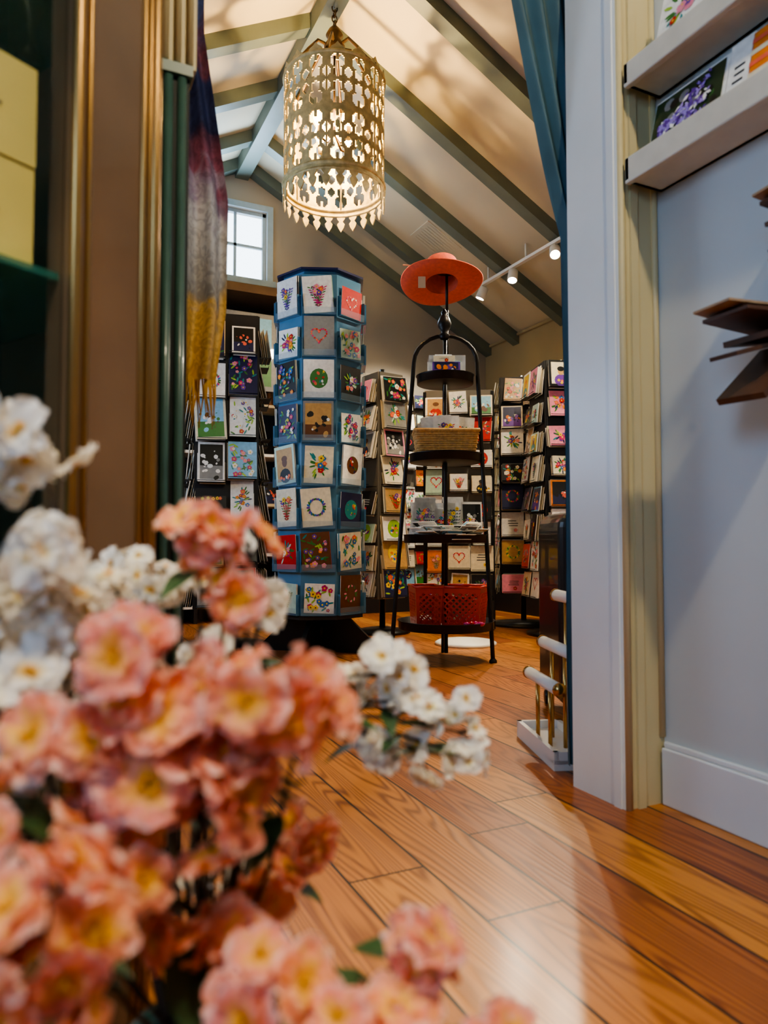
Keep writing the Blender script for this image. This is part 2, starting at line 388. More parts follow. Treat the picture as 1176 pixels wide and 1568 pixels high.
# ------------------------------------------------------------------ wooden wall shelves (angular, folded wood)
M_wood=mat('dark_walnut',hexc('5A3A26'),0.5,var=0.25,scale=30)
M_woodl=mat('ply_edge',hexc('A98C6C'),0.5,var=0.1,scale=50)
def fold_shelf(y,z,s=1.0):
    e=empty('wooden_wall_shelf'); mb=MB()
    def plank(p0,p1,wd,th,m,taper=1.0):
        p0=V(p0);p1=V(p1); t=(p1-p0).normalized(); side=V((0,1,0)); side=(side-t*side.dot(t)).normalized(); nn=t.cross(side)
        vs=[]
        for p,k in((p0,1),(p1,taper)):
            for sx,sy in((-1,-1),(1,-1),(1,1),(-1,1)): vs.append(p+side*(sx*wd/2*k)+nn*(sy*th/2))
        mb.add(vs,[(3,2,1,0),(4,5,6,7),(0,1,5,4),(1,2,6,5),(2,3,7,6),(3,0,4,7)],m)
    plank((NX,y,z),(NX-.20*s,y+.02,z+.008),.14*s,.004,M_woodl,.55)
    plank((NX,y,z-.006),(NX-.18*s,y+.01,z-.006),.14*s,.006,M_wood,.65)
    plank((NX,y,z-.018),(NX-.14*s,y,z-.045*s),.12*s,.010,M_wood,.75)
    plank((NX-.004,y,z-.025),(NX-.185*s,y+.01,z-.078*s),.09*s,.007,M_wood,.6)
    plank((NX-.03,y,z-.045),(NX-.145*s,y+.01,z-.145*s),.11*s,.012,M_wood,.85)
    mb.bx(NX-.01,NX,y-.04*s,y+.04*s,z-.14*s,z+.0,M_wood)
    mb.obj('shelf_planks',e)
fold_shelf(.80,.935,1.0); fold_shelf(.755,1.13,.62); fold_shelf(.75,1.02,.5)

# ------------------------------------------------------------------ display cabinet (left)
M_brown=mat('bronze_brown_wood',hexc('76583A'),0.4,var=0.12,scale=9,coat=0.2)
M_dkgreen=mat('cabinet_interior',hexc('4A6056'),0.4)
M_glass=mat('cabinet_glass',(0.02,0.05,0.04),0.03,trans=0.0,alpha=0.10,var=0.0)
M_gshelf=mat('glass_shelf_edge',hexc('3C8A78'),0.08,alpha=0.6)
M_ybox=mat('yellow_gift_box',hexc('F4DC78'),0.5,var=0.03)
cab=empty('glass_display_cabinet')
D=(RR*.545+FF*.839); IN=(RR*-.839+FF*.545)
P0=RR*-.314+FF*.70
Rc=Matrix((D,IN,UP)).transposed()
def cl(x,y,z): return P0+D*x+IN*y+UP*z
def cbox(mb,x0,x1,y0,y1,z0,z1,m):
    mb.box(cl((x0+x1)/2,(y0+y1)/2,(z0+z1)/2),(x1-x0,y1-y0,z1-z0),m,Rc)
mb=MB()
cbox(mb,0,.105,0,.04,0,1.95,M_brown)
for x,r in((.005,.006),(.018,.003),(.085,.0035),(.093,.003),(.101,.006)):
    mb.tube([cl(x,-.001,.0),cl(x,-.001,1.95)],r,M_gold,10)
cbox(mb,.095,.105,.04,.32,0,1.95,M_brown)
cbox(mb,-.82,-.76,0,.04,0,1.95,M_brown); cbox(mb,-.82,.105,.30,.32,0,1.95,M_dkgreen)
cbox(mb,-.82,-.81,.04,.32,0,1.95,M_brown)
cbox(mb,-.82,.105,0,.32,1.95,2.02,M_brown); cbox(mb,-.82,.105,0,.32,0,.16,M_brown)
cbox(mb,-.76,0,.0,.03,.16,.20,M_gold)
mb.obj('frame',cab)
mb=MB(); cbox(mb,-.76,0,.012,.016,.20,1.95,M_glass); mb.obj('glass_door',cab)
mb=MB()
for z in(.49,.815,1.16,1.5): cbox(mb,-.76,.095,.02,.30,z,z+.008,M_gshelf)
mb.obj('glass_shelves',cab)
mb=MB()
cbox(mb,-.22,-.019,.035,.16,.824,.925,M_ybox); cbox(mb,-.222,-.019,.033,.158,.927,1.028,M_ybox)
cbox(mb,-.085,-.055,.0325,.035,.87,.872,PAL['brown']); cbox(mb,-.085,-.055,.0315,.033,.975,.977,PAL['brown'])
M_silver=mat('silver_trinket',hexc('C8CCD0'),.25,.8)
for i in range(50):
    c=cl(rnd.uniform(-.3,.08),rnd.uniform(.17,.28),0); zz=rnd.choice([.498,.498,.498,.824,1.168,1.168,1.508]); r=rnd.uniform(.008,.022); h=rnd.uniform(.05,.18)
    mb.lathe((c.x,c.y,zz),[(0,0),(r,0),(r*.4,h*.2),(r*.3,h*.5),(r*1.1,h*.75),(r*.9,h),(0,h)],rnd.choice([M_gold,M_silver,M_silver,PAL['gray'],PAL['teal'],PAL['dark']]),14)
mb.obj('boxes_and_trinkets',cab)

# ------------------------------------------------------------------ curtain & scarf
def cloth(name,rows,mat_,pleats,amp,yc):
    mb=MB(); n=90; vs=[]; fs=[]
    for (z,xl,xr,dy) in rows:
        for j in range(n+1):
            t=j/n; x=xl+(xr-xl)*t
            y=yc+dy+amp*math.sin(t*pleats*2*math.pi+z*1.3)+amp*.3*math.sin(t*pleats*4.7+z*6)
            vs.append((x,y,z))
    k=n+1
    for i in range(len(rows)-1):
        for j in range(n): fs.append((i*k+j,i*k+j+1,(i+1)*k+j+1,(i+1)*k+j))
    mb.add(vs,fs,mat_,True); return mb
M_curt=mat('teal_velvet',hexc('41626C'),0.6,var=0.2,scale=6)
rows=[]
for i in range(45):
    z=2.07-i*(2.04/44)
    if z>1.29: xl=1.110-.135*((z-1.29)/.48)**.85
    else: xl=1.110
    rows.append((z,xl,max(xl+.10,1.24),0))
mb=cloth('c',rows,M_curt,5,.012,1.322)
cur=empty('door_curtain'); mb.obj('fabric',cur)
mb=MB(); mb.tube([(.75,1.32,2.09),(1.35,1.32,2.09)],.01,M_black,10); mb.lathe((.74,1.32,2.09),[(0,-.02),(.018,-.01),(.022,0),(.018,.01),(0,.02)],M_black,12)
mb.box((1.2,1.30,2.09),(.015,.04,.02),M_black); mb.obj('rod',cur)

def scarf_mat():
    m=bpy.data.materials.new('patterned_shawl'); m.use_nodes=True; nt=m.node_tree;N=nt.nodes;L=nt.links;b=N['Principled BSDF']
    tc=N.new('ShaderNodeTexCoord'); sp=N.new('ShaderNodeSeparateXYZ'); L.new(tc.outputs['Object'],sp.inputs[0])
    nz=N.new('ShaderNodeTexNoise'); nz.inputs['Scale'].default_value=9; nz.inputs['Detail'].default_value=5; nz.inputs['Distortion'].default_value=1.5; L.new(tc.outputs['Object'],nz.inputs['Vector'])
    a=N.new('ShaderNodeMath'); a.operation='MULTIPLY_ADD'; L.new(nz.outputs['Fac'],a.inputs[0]); a.inputs[1].default_value=.26; L.new(sp.outputs[2],a.inputs[2])
    mr=N.new('ShaderNodeMapRange'); mr.inputs['From Min'].default_value=.97; mr.inputs['From Max'].default_value=1.77; L.new(a.outputs[0],mr.inputs['Value'])
    r=N.new('ShaderNodeValToRGB'); els=[(0,'C49A48'),(.22,'DAB66A'),(.28,'A8A498'),(.46,'D0CECA'),(.52,'A090A0'),(.57,'94586A'),(.64,'6A4254'),(.70,'2C3050'),(.82,'36406A'),(.88,'7E4C58'),(1,'566490')]
    ce=r.color_ramp.elements
    ce[0].position=0; ce[0].color=hexc(els[0][1])+(1,); ce[1].position=1; ce[1].color=hexc(els[-1][1])+(1,)
    for p,h in els[1:-1]:
        q=ce.new(p); q.color=hexc(h)+(1,)
    L.new(mr.outputs[0],r.inputs['Fac'])
    n2=N.new('ShaderNodeTexNoise'); n2.inputs['Scale'].default_value=30; n2.inputs['Distortion'].default_value=3; L.new(tc.outputs['Object'],n2.inputs['Vector'])
    mx=N.new('ShaderNodeMix'); mx.data_type='RGBA'; mx.blend_type='MULTIPLY'; mx.inputs[0].default_value=.4
    r2=N.new('ShaderNodeValToRGB'); r2.color_ramp.elements[0].position=.42; r2.color_ramp.elements[1].position=.55; r2.color_ramp.elements[0].color=(.35,.32,.36,1); L.new(n2.outputs['Fac'],r2.inputs['Fac'])
    L.new(r.outputs['Color'],mx.inputs[6]); L.new(r2.outputs['Color'],mx.inputs[7]); L.new(mx.outputs[2],b.inputs['Base Color']); b.inputs['Roughness'].default_value=.8
    tr=N.new('ShaderNodeBsdfTranslucent'); L.new(mx.outputs[2],tr.inputs['Color']); ms=N.new('ShaderNodeMixShader'); ms.inputs[0].default_value=.4
    L.new(b.outputs[0],ms.inputs[1]); L.new(tr.outputs[0],ms.inputs[2]); L.new(ms.outputs[0],N['Material Output'].inputs[0])
    return m
M_scarf=scarf_mat()
sc=empty('hanging_shawl'); rows=[]
for i in range(44):
    z=1.95-i*(1.95-.87)/43
    if z>1.24: xr=.326-.055*min(1,(z-1.24)/.34)
    elif z>1.02: xr=.326
    else: xr=.326-.02*(1.02-z)/.15
    rows.append((z,.16,xr,0))
mb=cloth('s',rows,M_scarf,3.2,.018,1.42)
M_fr=mat('fringe_gold',hexc('C89A3C'),.8)
for j in range(36):
    x=.165+j*(.138/35); y=1.42+.012*math.sin(j*.8)
    mb.tube([(x,y,.875),(x+rnd.uniform(-.004,.004),y,.84),(x+rnd.uniform(-.008,.008),y+rnd.uniform(-.005,.005),.79+rnd.uniform(-.015,.015))],[.0022,.002,.001],M_fr,5)
mb.obj('cloth',sc)
mb=MB(); mb.tube([(.1,1.42,1.96),(.40,1.42,1.96)],.009,M_black,10); mb.tube([(.14,1.277,1.96),(.14,1.42,1.96)],.006,M_black,8); mb.obj('rail',sc)

# ------------------------------------------------------------------ chandelier
M_shade=mat('distressed_cream_metal',hexc('CDBE8C'),0.6,var=0.25,scale=35,bump=0.3)
M_iron=mat('aged_iron',hexc('4A3A2C'),0.4,0.7)
M_bulb=mat('warm_bulb',(1,.8,.5),.4,emis=(1,.55,.15),es=30)
ch=empty('pendant_chandelier'); cx,cy=1.291,3.295
R0=.255; zb,zt=2.345,2.885
mb=MB(); ncol=15; tiers=4; per=16; rpt=18; rowsn=tiers*rpt
nc=ncol*per; vs=[]; fs=[]
for i in range(rowsn+1):
    z=zb+(zt-zb)*i/rowsn
    for j in range(nc):
        an=2*math.pi*j/nc
        vs.append((cx+R0*math.cos(an),cy+R0*math.sin(an),z))
def opening(u,v):
    au=abs(u)
    if (u/.66)**2+((v+.30)/.50)**2<1 and not (au<.10 and v<-.35): return True
    if (u/.40)**2+((v-.50)/.36)**2<1: return True
    if au<.18 and -.2<v<.6: return True
    if ((au-1)/.36)**2+((v-.50)/.34)**2<1 and au<.94: return True
    return False
for i in range(rowsn):
    ti=i//rpt; v=((i%rpt)+.5)/(rpt/2)-1
    for j in range(nc):
        u=((j%per)+.5)/(per/2)-1
        vv=v if ti%2==0 else -v
        if not opening(u,vv): fs.append((i*nc+j,i*nc+(j+1)%nc,(i+1)*nc+(j+1)%nc,(i+1)*nc+j))
mb.add(vs,fs,M_shade,False)
mb.obj('pierced_drum',ch,solid=.006)
mb=MB()
def ring(z,r,tr,m=M_shade): mb.tube([(cx+r*math.cos(t*math.pi/24),cy+r*math.sin(t*math.pi/24),z) for t in range(48)],tr,m,8,True)
ring(zb,R0,.009); ring(zb-.03,R0,.007); ring(zt,R0,.008)
for j in range(48):
    a0=2*math.pi*j/48;a1=2*math.pi*(j+1)/48
    mb.quad((cx+R0*math.cos(a0),cy+R0*math.sin(a0),zb-.03),(cx+R0*math.cos(a1),cy+R0*math.sin(a1),zb-.03),(cx+R0*math.cos(a1),cy+R0*math.sin(a1),zb),(cx+R0*math.cos(a0),cy+R0*math.sin(a0),zb),M_shade)
for j in range(24):
    a=2*math.pi*j/24; er=V((math.cos(a),math.sin(a),0)); et=V((-math.sin(a),math.cos(a),0)); c=V((cx,cy,0))+er*R0
    out=[(-.024,0),(-.020,-.014),(-.009,-.028),(-.021,-.042),(-.016,-.060),(0,-.085),(.016,-.060),(.021,-.042),(.009,-.028),(.020,-.014),(.024,0)]
    z0=zb-.032
    vs=[c+et*x+UP*(z0+z)+er*.003 for x,z in out]+[c+et*x+UP*(z0+z)-er*.003 for x,z in out]; k=len(out)
    mb.add(vs,[tuple(range(k)),tuple(range(2*k-1,k-1,-1))]+[(i,i+k,(i+1)%k+k,(i+1)%k) for i in range(k)],M_shade)
for j in range(15):
    a=2*math.pi*(j+.5)/15; er=V((math.cos(a),math.sin(a),0)); et=V((-math.sin(a),math.cos(a),0)); c=V((cx,cy,0))+er*R0
    out=[(-.04,0),(-.03,.018),(-.012,.03),(0,.045),(.012,.03),(.03,.018),(.04,0)]
    vs=[c+et*x+UP*(zt+z)+er*.002 for x,z in out]+[c+et*x+UP*(zt+z)-er*.002 for x,z in out]; k=7
    mb.add(vs,[tuple(range(k)),tuple(range(2*k-1,k-1,-1))]+[(i,i+k,(i+1)%k+k,(i+1)%k) for i in range(k)],M_shade)
mb.obj('crown_and_drops',ch)
mb=MB()
for j in range(6):
    a=2*math.pi*j/6; er=V((math.cos(a),math.sin(a),0)); c=V((cx,cy,0))
    mb.tube([c+er*.03+UP*3.08,c+er*.09+UP*3.09,c+er*.14+UP*3.03,c+er*.2+UP*2.95,c+er*R0+UP*2.89],.008,M_iron,8)
    mb.tube([c+er*R0*.98+UP*(zb),c+er*R0*.98+UP*zt],.005,M_shade,6)
mb.lathe((cx,cy,0),[(0,3.03),(.03,3.04),(.055,3.08),(.03,3.12),(.045,3.14),(.03,3.17),(.012,3.19),(0,3.19)],M_iron,20)
mb.tube([(cx,cy,2.62),(cx,cy,3.08)],.006,M_iron,8)
for k in range(4):
    a=2*math.pi*k/4+.4; er=V((math.cos(a),math.sin(a),0)); c=V((cx,cy,0))
    mb.tube([c+UP*2.63,c+er*.05+UP*2.56,c+er*.10+UP*2.57],.006,M_iron,8)
    mb.cyl(c+er*.10+UP*2.56,c+er*.10+UP*2.62,.014,M_shade,12)
    mb.lathe(c+er*.10+UP*2.62,[(.012,0),(.026,.02),(.034,.045),(.022,.08),(0,.11)],M_bulb,14)
for i in range(6):
    z=3.20+i*.028; ax=V((1,0,0)) if i%2 else V((0,1,0))
    mb.tube([V((cx,cy,z))+ax*(.014*math.cos(t*math.pi/6))+UP*(.020*math.sin(t*math.pi/6)) for t in range(12)],.004,M_iron,6,True)
mb.obj('arms_chain_and_bulbs',ch)

# ------------------------------------------------------------------ octagonal card spinner (blue)
sp=empty('greeting_card_spinner'); c0=W(-.325,3.6); s8=.168; ap=s8/2/math.tan(math.pi/8)
mb=MB(); zc0,zc1=.20,1.85
fa=math.atan2(-FF.y,-FF.x)+0.06
cr=ap/math.cos(math.pi/8)
oct_=[(c0.x+cr*math.cos(fa+math.pi/8+i*math.pi/4),c0.y+cr*math.sin(fa+math.pi/8+i*math.pi/4)) for i in range(8)]
mb.prism(oct_,'z',zc0,zc1,M_bluepl)
big=[(c0.x+(x-c0.x)*1.06,c0.y+(y-c0.y)*1.06) for x,y in oct_]
mb.prism(big,'z',zc1+.02,zc1+.03,PAL['navy']); mb.prism(big,'z',zc0-.02,zc0,M_blackp)
mb.prism([(c0.x+(x-c0.x)*.9,c0.y+(y-c0.y)*.9) for x,y in oct_],'z',zc1,zc1+.02,M_bluepl)
mb.obj('column',sp)
mb=MB(); mc=MB(); pit=(zc1-zc0)/8
SPB=['white','white','white','white','white','cream','dark','navy','red','sky','gray','brown','dark','mint']
for i in range(8):
    an=fa+i*math.pi/4; n=V((math.cos(an),math.sin(an),0)); r=UP.cross(n)
    base=V((c0.x,c0.y,0))+n*(ap+.004)
    for k in range(8):
        z=zc0+k*pit+.012
        u=(UP+n*.03).normalized()
        nn=(r.cross(u)).normalized()
        w=rnd.choice([.138,.142,.145,.132]); h=rnd.choice([.178,.183,.188,.165,.14])
        st=2 if rnd.random()<.6 else 1
        rk=rnd.choice([0,0,.04,-.04,.08]); rc=(r+UP*rk).normalized(); uc=(u-r*rk).normalized()
        for q in range(st):
            card(mb,base+UP*z+n*(.004+q*.006)+r*rnd.uniform(-.006,.006),rc,uc,nn,w,h,bg=rnd.choice(SPB),style=rnd.choice(['bouquet','bouquet','garden','garden','garden','photo','portrait','sprig','wreath','blob','heart']))
        a=base+UP*(z-.010)-r*s8*.48+n*.022; b=base+UP*(z-.010)+r*s8*.48+n*.022
        mc.quad(a,b,b+UP*.035+n*.004,a+UP*.035+n*.004,M_sleeve)
        a=base+UP*(z-.012)-r*s8*.48; b=base+UP*(z-.012)+r*s8*.48
        mb.quad(a,b,b+n*.023,a+n*.023,M_bluepl)
        for sgn in(-1,1):
            p=base+UP*(z-.012)+r*sgn*s8*.492
            mb.quad(p,p+n*.024,p+n*.024+UP*.10,p+UP*.10,M_bluepl)
mb.obj('cards',sp); mc.obj('clear_pockets',sp)
mb=MB()
mb.cyl((c0.x,c0.y,.02),(c0.x,c0.y,.19),.03,M_black,16)
for k in range(2):
    a=fa+math.pi/4*(1+2*k)+.5; dr=V((math.cos(a),math.sin(a),0)); sd=V((-math.sin(a),math.cos(a),0))
    for sg in(-1,1):
        out=[(.02,.0),(.31,.0),(.31,.03),(.16,.17),(.02,.17)]
        c=V((c0.x,c0.y,0)); vs=[c+dr*sg*x+UP*z+sd*.012 for x,z in out]+[c+dr*sg*x+UP*z-sd*.012 for x,z in out]; kk=5
        mb.add(vs,[tuple(range(kk)),tuple(range(2*kk-1,kk-1,-1))]+[(i,i+kk,(i+1)%kk+kk,(i+1)%kk) for i in range(kk)],M_black)
mb.obj('crossed_base',sp)

# ------------------------------------------------------------------ card racks
def panel(mb,org,n,cols,rows,px_,pz,z0,back=M_blackp):
    """org: bottom centre of panel face; n: facing direction"""
    r=UP.cross(n).normalized(); W_=cols*px_; H=rows*pz
    Rm=Matrix((r,n,UP)).transposed()
    if back: mb.box(V(org)+UP*(z0+H/2)-n*.012,(W_,.02,H+.02),back,Rm)
    for i in range(cols):
        cs=rnd.uniform(-.02,.02)
        for k in range(rows):
            x=(i+.5-cols/2)*px_; z=z0+k*pz+(cs if k>0 else 0)
            b=V(org)+r*x+UP*z
            mb.tube([b-r*px_*.46+n*.062+UP*.012,b+r*px_*.46+n*.062+UP*.012],.0018,M_black,5)
            mb.box(b+n*.032+UP*.002,(px_*.9,.06,.003),M_black,Rm)
            if rnd.random()<.04: continue
            w=px_*rnd.choice([.75,.85,.93,.98]); h=pz*rnd.choice([.68,.85,.98,1.08,.9])
            lean=rnd.uniform(.06,.24); roll=rnd.choice([0,0,0,rnd.uniform(-.09,.09)])
            u=(UP-n*lean+r*roll).normalized(); rc=(r-UP*roll).normalized()
            nn=rc.cross(u).normalized(); nn=nn if nn.dot(n)>0 else -nn
            q=rnd.randint(2,4)
            for j in range(q):
                mb.box(b+n*(.012+j*.010)+u*(h/2+.004)+r*rnd.uniform(-.008,.008),(w*.97,.002,h*rnd.uniform(.9,1.12)),M_env if j%2 else M_paper,Matrix((rc,nn,u)).transposed())
            card(mb,b+n*(.016+q*.010)+UP*.004,rc,u,nn,w,h)
def tower(name,a,d,rot,cols,rows,px_,pz,z0,base=.22,back=M_blackp):
    e=empty(name); c=W(a,d); mb=MB(); half=cols*px_/2
    for k in range(4):
        an=math.atan2(-FF.y,-FF.x)+rot+k*math.pi/2; n=V((math.cos(an),math.sin(an),0))
        panel(mb,c+n*(half+.01),n,cols,rows,px_,pz,z0,back)
    mb.obj('card_pockets',e)
    mb=MB(); mb.cyl((c.x,c.y,.02),(c.x,c.y,z0+rows*pz+.05),.018,M_black,12); mb.lathe((c.x,c.y,0),[(0,0),(base,0),(base,.015),(.05,.035),(0,.035)],M_black,28)
    mb.obj('pole_and_base',e)
    return e
tower('wire_card_spinner',-.85,3.80,.25,2,7,.155,.215,.22)
tower('wire_card_spinner',-.01,4.35,.62,1,8,.17,.168,.22,base=.17,back=M_greyp)
tower('wire_card_spinner',.93,4.75,-.15,2,8,.145,.175,.22)
tower('wire_card_spinner',1.07,4.25,.1,2,8,.145,.172,.22)
def wallrack(name,org,n,cols,rows,px_,pz,z0,back=M_greyp):
    e=empty(name); mb=MB(); panel(mb,org,n,cols,rows,px_,pz,z0,back)
    r=UP.cross(n); Rm=Matrix((r,n,UP)).transposed()
    mb.box(V(org)+UP*.09-n*.02+n*.03,(cols*px_,.12,.18),M_blackp,Rm)
    for s_ in(-1,1): mb.box(V(org)+r*s_*cols*px_/2+UP*((z0+rows*pz)/2)-n*.012,(.02,.04,z0+rows*pz),M_black,Rm)
    mb.obj('card_panel',e)
wallrack('wall_card_rack',V((2.55,5.08,0)),V((0,-1,0)),10,10,.13,.158,.2)
wallrack('wall_card_rack',V((3.36,4.30,0)),V((-1,0,0)),8,10,.13,.158,.2)
wallrack('freestanding_card_rack',W(.48,4.55),(-FF+RR*-.1).normalized(),3,8,.145,.165,.2)

# black shelving on back wall, left
M_shelfw=mat('pale_shelf_board',hexc('C9B48C'),.5)
e=empty('shelving_unit'); mb=MB()
sx0,sx1,sy0,sy1=-.35,1.55,4.86,5.18
mb.bx(sx0,sx1,sy1-.02,sy1,0,2.3,M_blackp)
for x in(sx0,.28,.92,sx1): mb.bx(x-.012,x+.012,sy0,sy1,0,2.3,M_blackp)
for z in(.1,.45,.8,1.15,1.5): mb.bx(sx0,sx1,sy0,sy1,z,z+.02,M_shelfw if z in(.8,1.5) else M_white)
mb.bx(sx0-.02,sx1+.02,sy0-.02,sy1,2.3,2.36,M_brown)
mb.obj('carcass',e)
mb=MB()
for z in(.12,.47,.82,1.17,1.52):
    for i in range(22):
        x=rnd.uniform(sx0+.05,sx1-.05)
        r=rnd.uniform(.025,.05); h=rnd.uniform(.07,.16)
        mt=rnd.choice([PAL['dark'],PAL['dark'],PAL['gray'],PAL['white'],PAL['brown'],PAL['navy']])
        if rnd.random()<.5: mb.lathe((x,sy0+.14,z),[(0,0),(r*.7,0),(r,h*.3),(r*.9,h*.7),(r*.5,h*.85),(r*.6,h),(0,h)],mt,14)
        else: card(mb,(x,sy0+.06+rnd.uniform(0,.05),z),V((1,0,0)),UP,V((0,-1,0)),.12,.16)
card(mb,(1.22,sy0+.02,1.62),V((1,0,0)),UP,V((0,-1,0)),.5,.55,'gray','photo')
card(mb,(.6,sy0+.02,1.62),V((1,0,0)),UP,V((0,-1,0)),.45,.55,'white','bouquet')
mb.obj('merchandise',e)

# ------------------------------------------------------------------ tiered metal stand
st=empty('tiered_display_stand'); mb=MB()
ca,cd=.292,3.36
def S(x,y,z): return W(ca+x,cd+y,z)
M_dkm=mat('dark_bronze_metal',hexc('2A2624'),.4,.6,var=.2)
def arch():
    L=[]
    for i in range(9): t=i/8; L.append(S(-.262+.112*t,-.10+.08*t,.0+1.40*t))
    for i in range(1,12):
        an=math.pi-math.pi*i/12; L.append(S(.15*math.cos(an),-.02,1.40+.13*math.sin(an)))
    for i in range(9): t=1-i/8; L.append(S(.205-.055*t,-.10+.08*t,1.40*t))
    return L
mb.tube(arch(),.010,M_dkm,10)
mb.tube([S(0,.0,.03),S(0,.0,1.52)],.009,M_dkm,10)
mb.tube([S(0,.2,.0),S(0,.14,.6),S(0,.06,1.3),S(0,0,1.5)],.008,M_dkm,8)
mb.lathe(S(-.262,-.10,0),[(0,0),(.018,0),(.018,.01),(.01,.02)],M_dkm,12)
mb.lathe(S(.205,-.10,0),[(0,0),(.018,0),(.018,.01),(.01,.02)],M_dkm,12)
mb.lathe(S(-.005,-.02,1.515),[(.02,0),(.03,.015),(.012,.03),(.03,.055),(.034,.075),(.022,.105),(.012,.115),(.016,.125),(0,.15)],M_dkm,18)
trays=[(1.30,.135),(.925,.170),(.545,.198),(.145,.225)]
for z,r in trays:
    mb.lathe(S(0,0,z),[(0,0),(r-.004,0),(r,.002),(r,.036),(r+.005,.04),(r-.003,.04),(r-.005,.006),(0,.006)],M_dkm,48)
mb.obj('frame_and_trays',st)
mb=MB()
M_acr=mat('clear_acrylic',(.8,.85,.9),.05,alpha=.25)
for k in range(7):
    mb.box(S(.005,-.04+k*.014,1.31+.05),(.13,.002,.09),rnd.choice([PAL['pink'],PAL['orange'],PAL['teal'],PAL['white'],PAL['purple']]),Matrix((RR,FF,UP)).transposed())
for y0,y1,x0,x1 in((-.06,-.058,-.08,.09),(.07,.072,-.08,.09),(-.06,.07,-.081,-.079),(-.06,.07,.089,.091)):
    c=S((x0+x1)/2,(y0+y1)/2,1.307+.06); mb.box(c,(max(x1-x0,.002),max(y1-y0,.002),.12),M_acr,Matrix((RR,FF,UP)).transposed())
card(mb,S(-.01,-.062,1.395),RR,UP,-FF,.1,.028,'cream','text')
card(mb,S(0.0,-.065,1.335),RR,(UP+FF*.1).normalized(),-FF,.13,.06,'purple','photo')
for k in range(2): card(mb,S(-.01,-.02+.03*k,1.36),RR,UP,-FF,.08,.08,'white','text')
mb.obj('acrylic_card_box',st)
M_wick=mat('wicker',hexc('C89E62'),.7,var=.25,scale=80)
mb=MB(); zb_=.933
def brect(wx,wy,zz,ph,amp):
    P=[];n=72
    for i in range(n):
        t=i/n*4; k=int(t); f_=t-k
        cs=[(-wx,-wy),(wx,-wy),(wx,wy),(-wx,wy)]; p=cs[k]; q=cs[(k+1)%4]
        x=p[0]+(q[0]-p[0])*f_; y=p[1]+(q[1]-p[1])*f_
        o=amp*math.sin(i*math.pi/2*1.0+ph); s_=1+o/ wx
        P.append(S(x*s_,y*s_,zz))
    return P
for i in range(13):
    t=i/12; mb.tube(brect(.125+.02*t,.075+.012*t,zb_+.005+.125*t,(i%2)*math.pi,.0035),.0056,M_wick,6,True)
mb.tube(brect(.149,.09,zb_+.137,0,0),.009,M_wick,6,True)
for i in range(72):
    if i%2==0: mb.tube([brect(.123,.073,zb_,0,0)[i],brect(.145,.087,zb_+.135,0,0)[i]],.003,M_wick,5)
mb.box(S(0,0,zb_+.005),(.24,.14,.006),M_wick,Matrix((RR,FF,UP)).transposed())
for k in range(8):
    x=rnd.uniform(-.09,.09); y=rnd.uniform(-.03,.05)
    an=rnd.uniform(-.25,.25); r_=(RR*math.cos(an)+UP*math.sin(an)); u_=(UP*math.cos(an)-RR*math.sin(an))
    card(mb,S(x,y,zb_+.05),r_,u_,-FF,.11,.15+rnd.uniform(-.02,.02),'white',rnd.choice(['sprig','text','sprig']))
card(mb,S(.0,-.045,zb_+.07),RR,UP,-FF,.12,.14,'white','sprig'); card(mb,S(-.03,-.1,zb_+.005),RR,UP,-FF,.10,.028,'cream','text')
mb.obj('wicker_basket_of_cards',st)
mb=MB()
for k in range(44):
    an=-1.1+2.2*k/43; r_=(RR*math.cos(an)+FF*math.sin(an))
    od=(RR*math.sin(an)-FF*math.cos(an))
    c=S(0,0,.553+rnd.uniform(0,.035))+od*(.06+rnd.uniform(0,.05))
    tilt=.15+rnd.uniform(-.1,.45); u_=(od*math.cos(tilt)+UP*math.sin(tilt)).normalized(); nn=r_.cross(u_).normalized()
    card(mb,c,r_,u_,nn,.09,.11,rnd.choice(['white','white','white','sky','dark','cream','gray']),'photo' if k%3==0 else 'text',.003)
for k in range(8):
    card(mb,S(-.13+.038*k,.07,.555),RR,(UP+RR*rnd.uniform(-.2,.2)).normalized(),-FF,.1,.17+rnd.uniform(-.03,.05),'white',rnd.choice(['sprig','text','photo','bouquet']))
mb.obj('fanned_cards',st)
M_red=mat('red_plastic',hexc('D03A24'),.3,coat=.3)
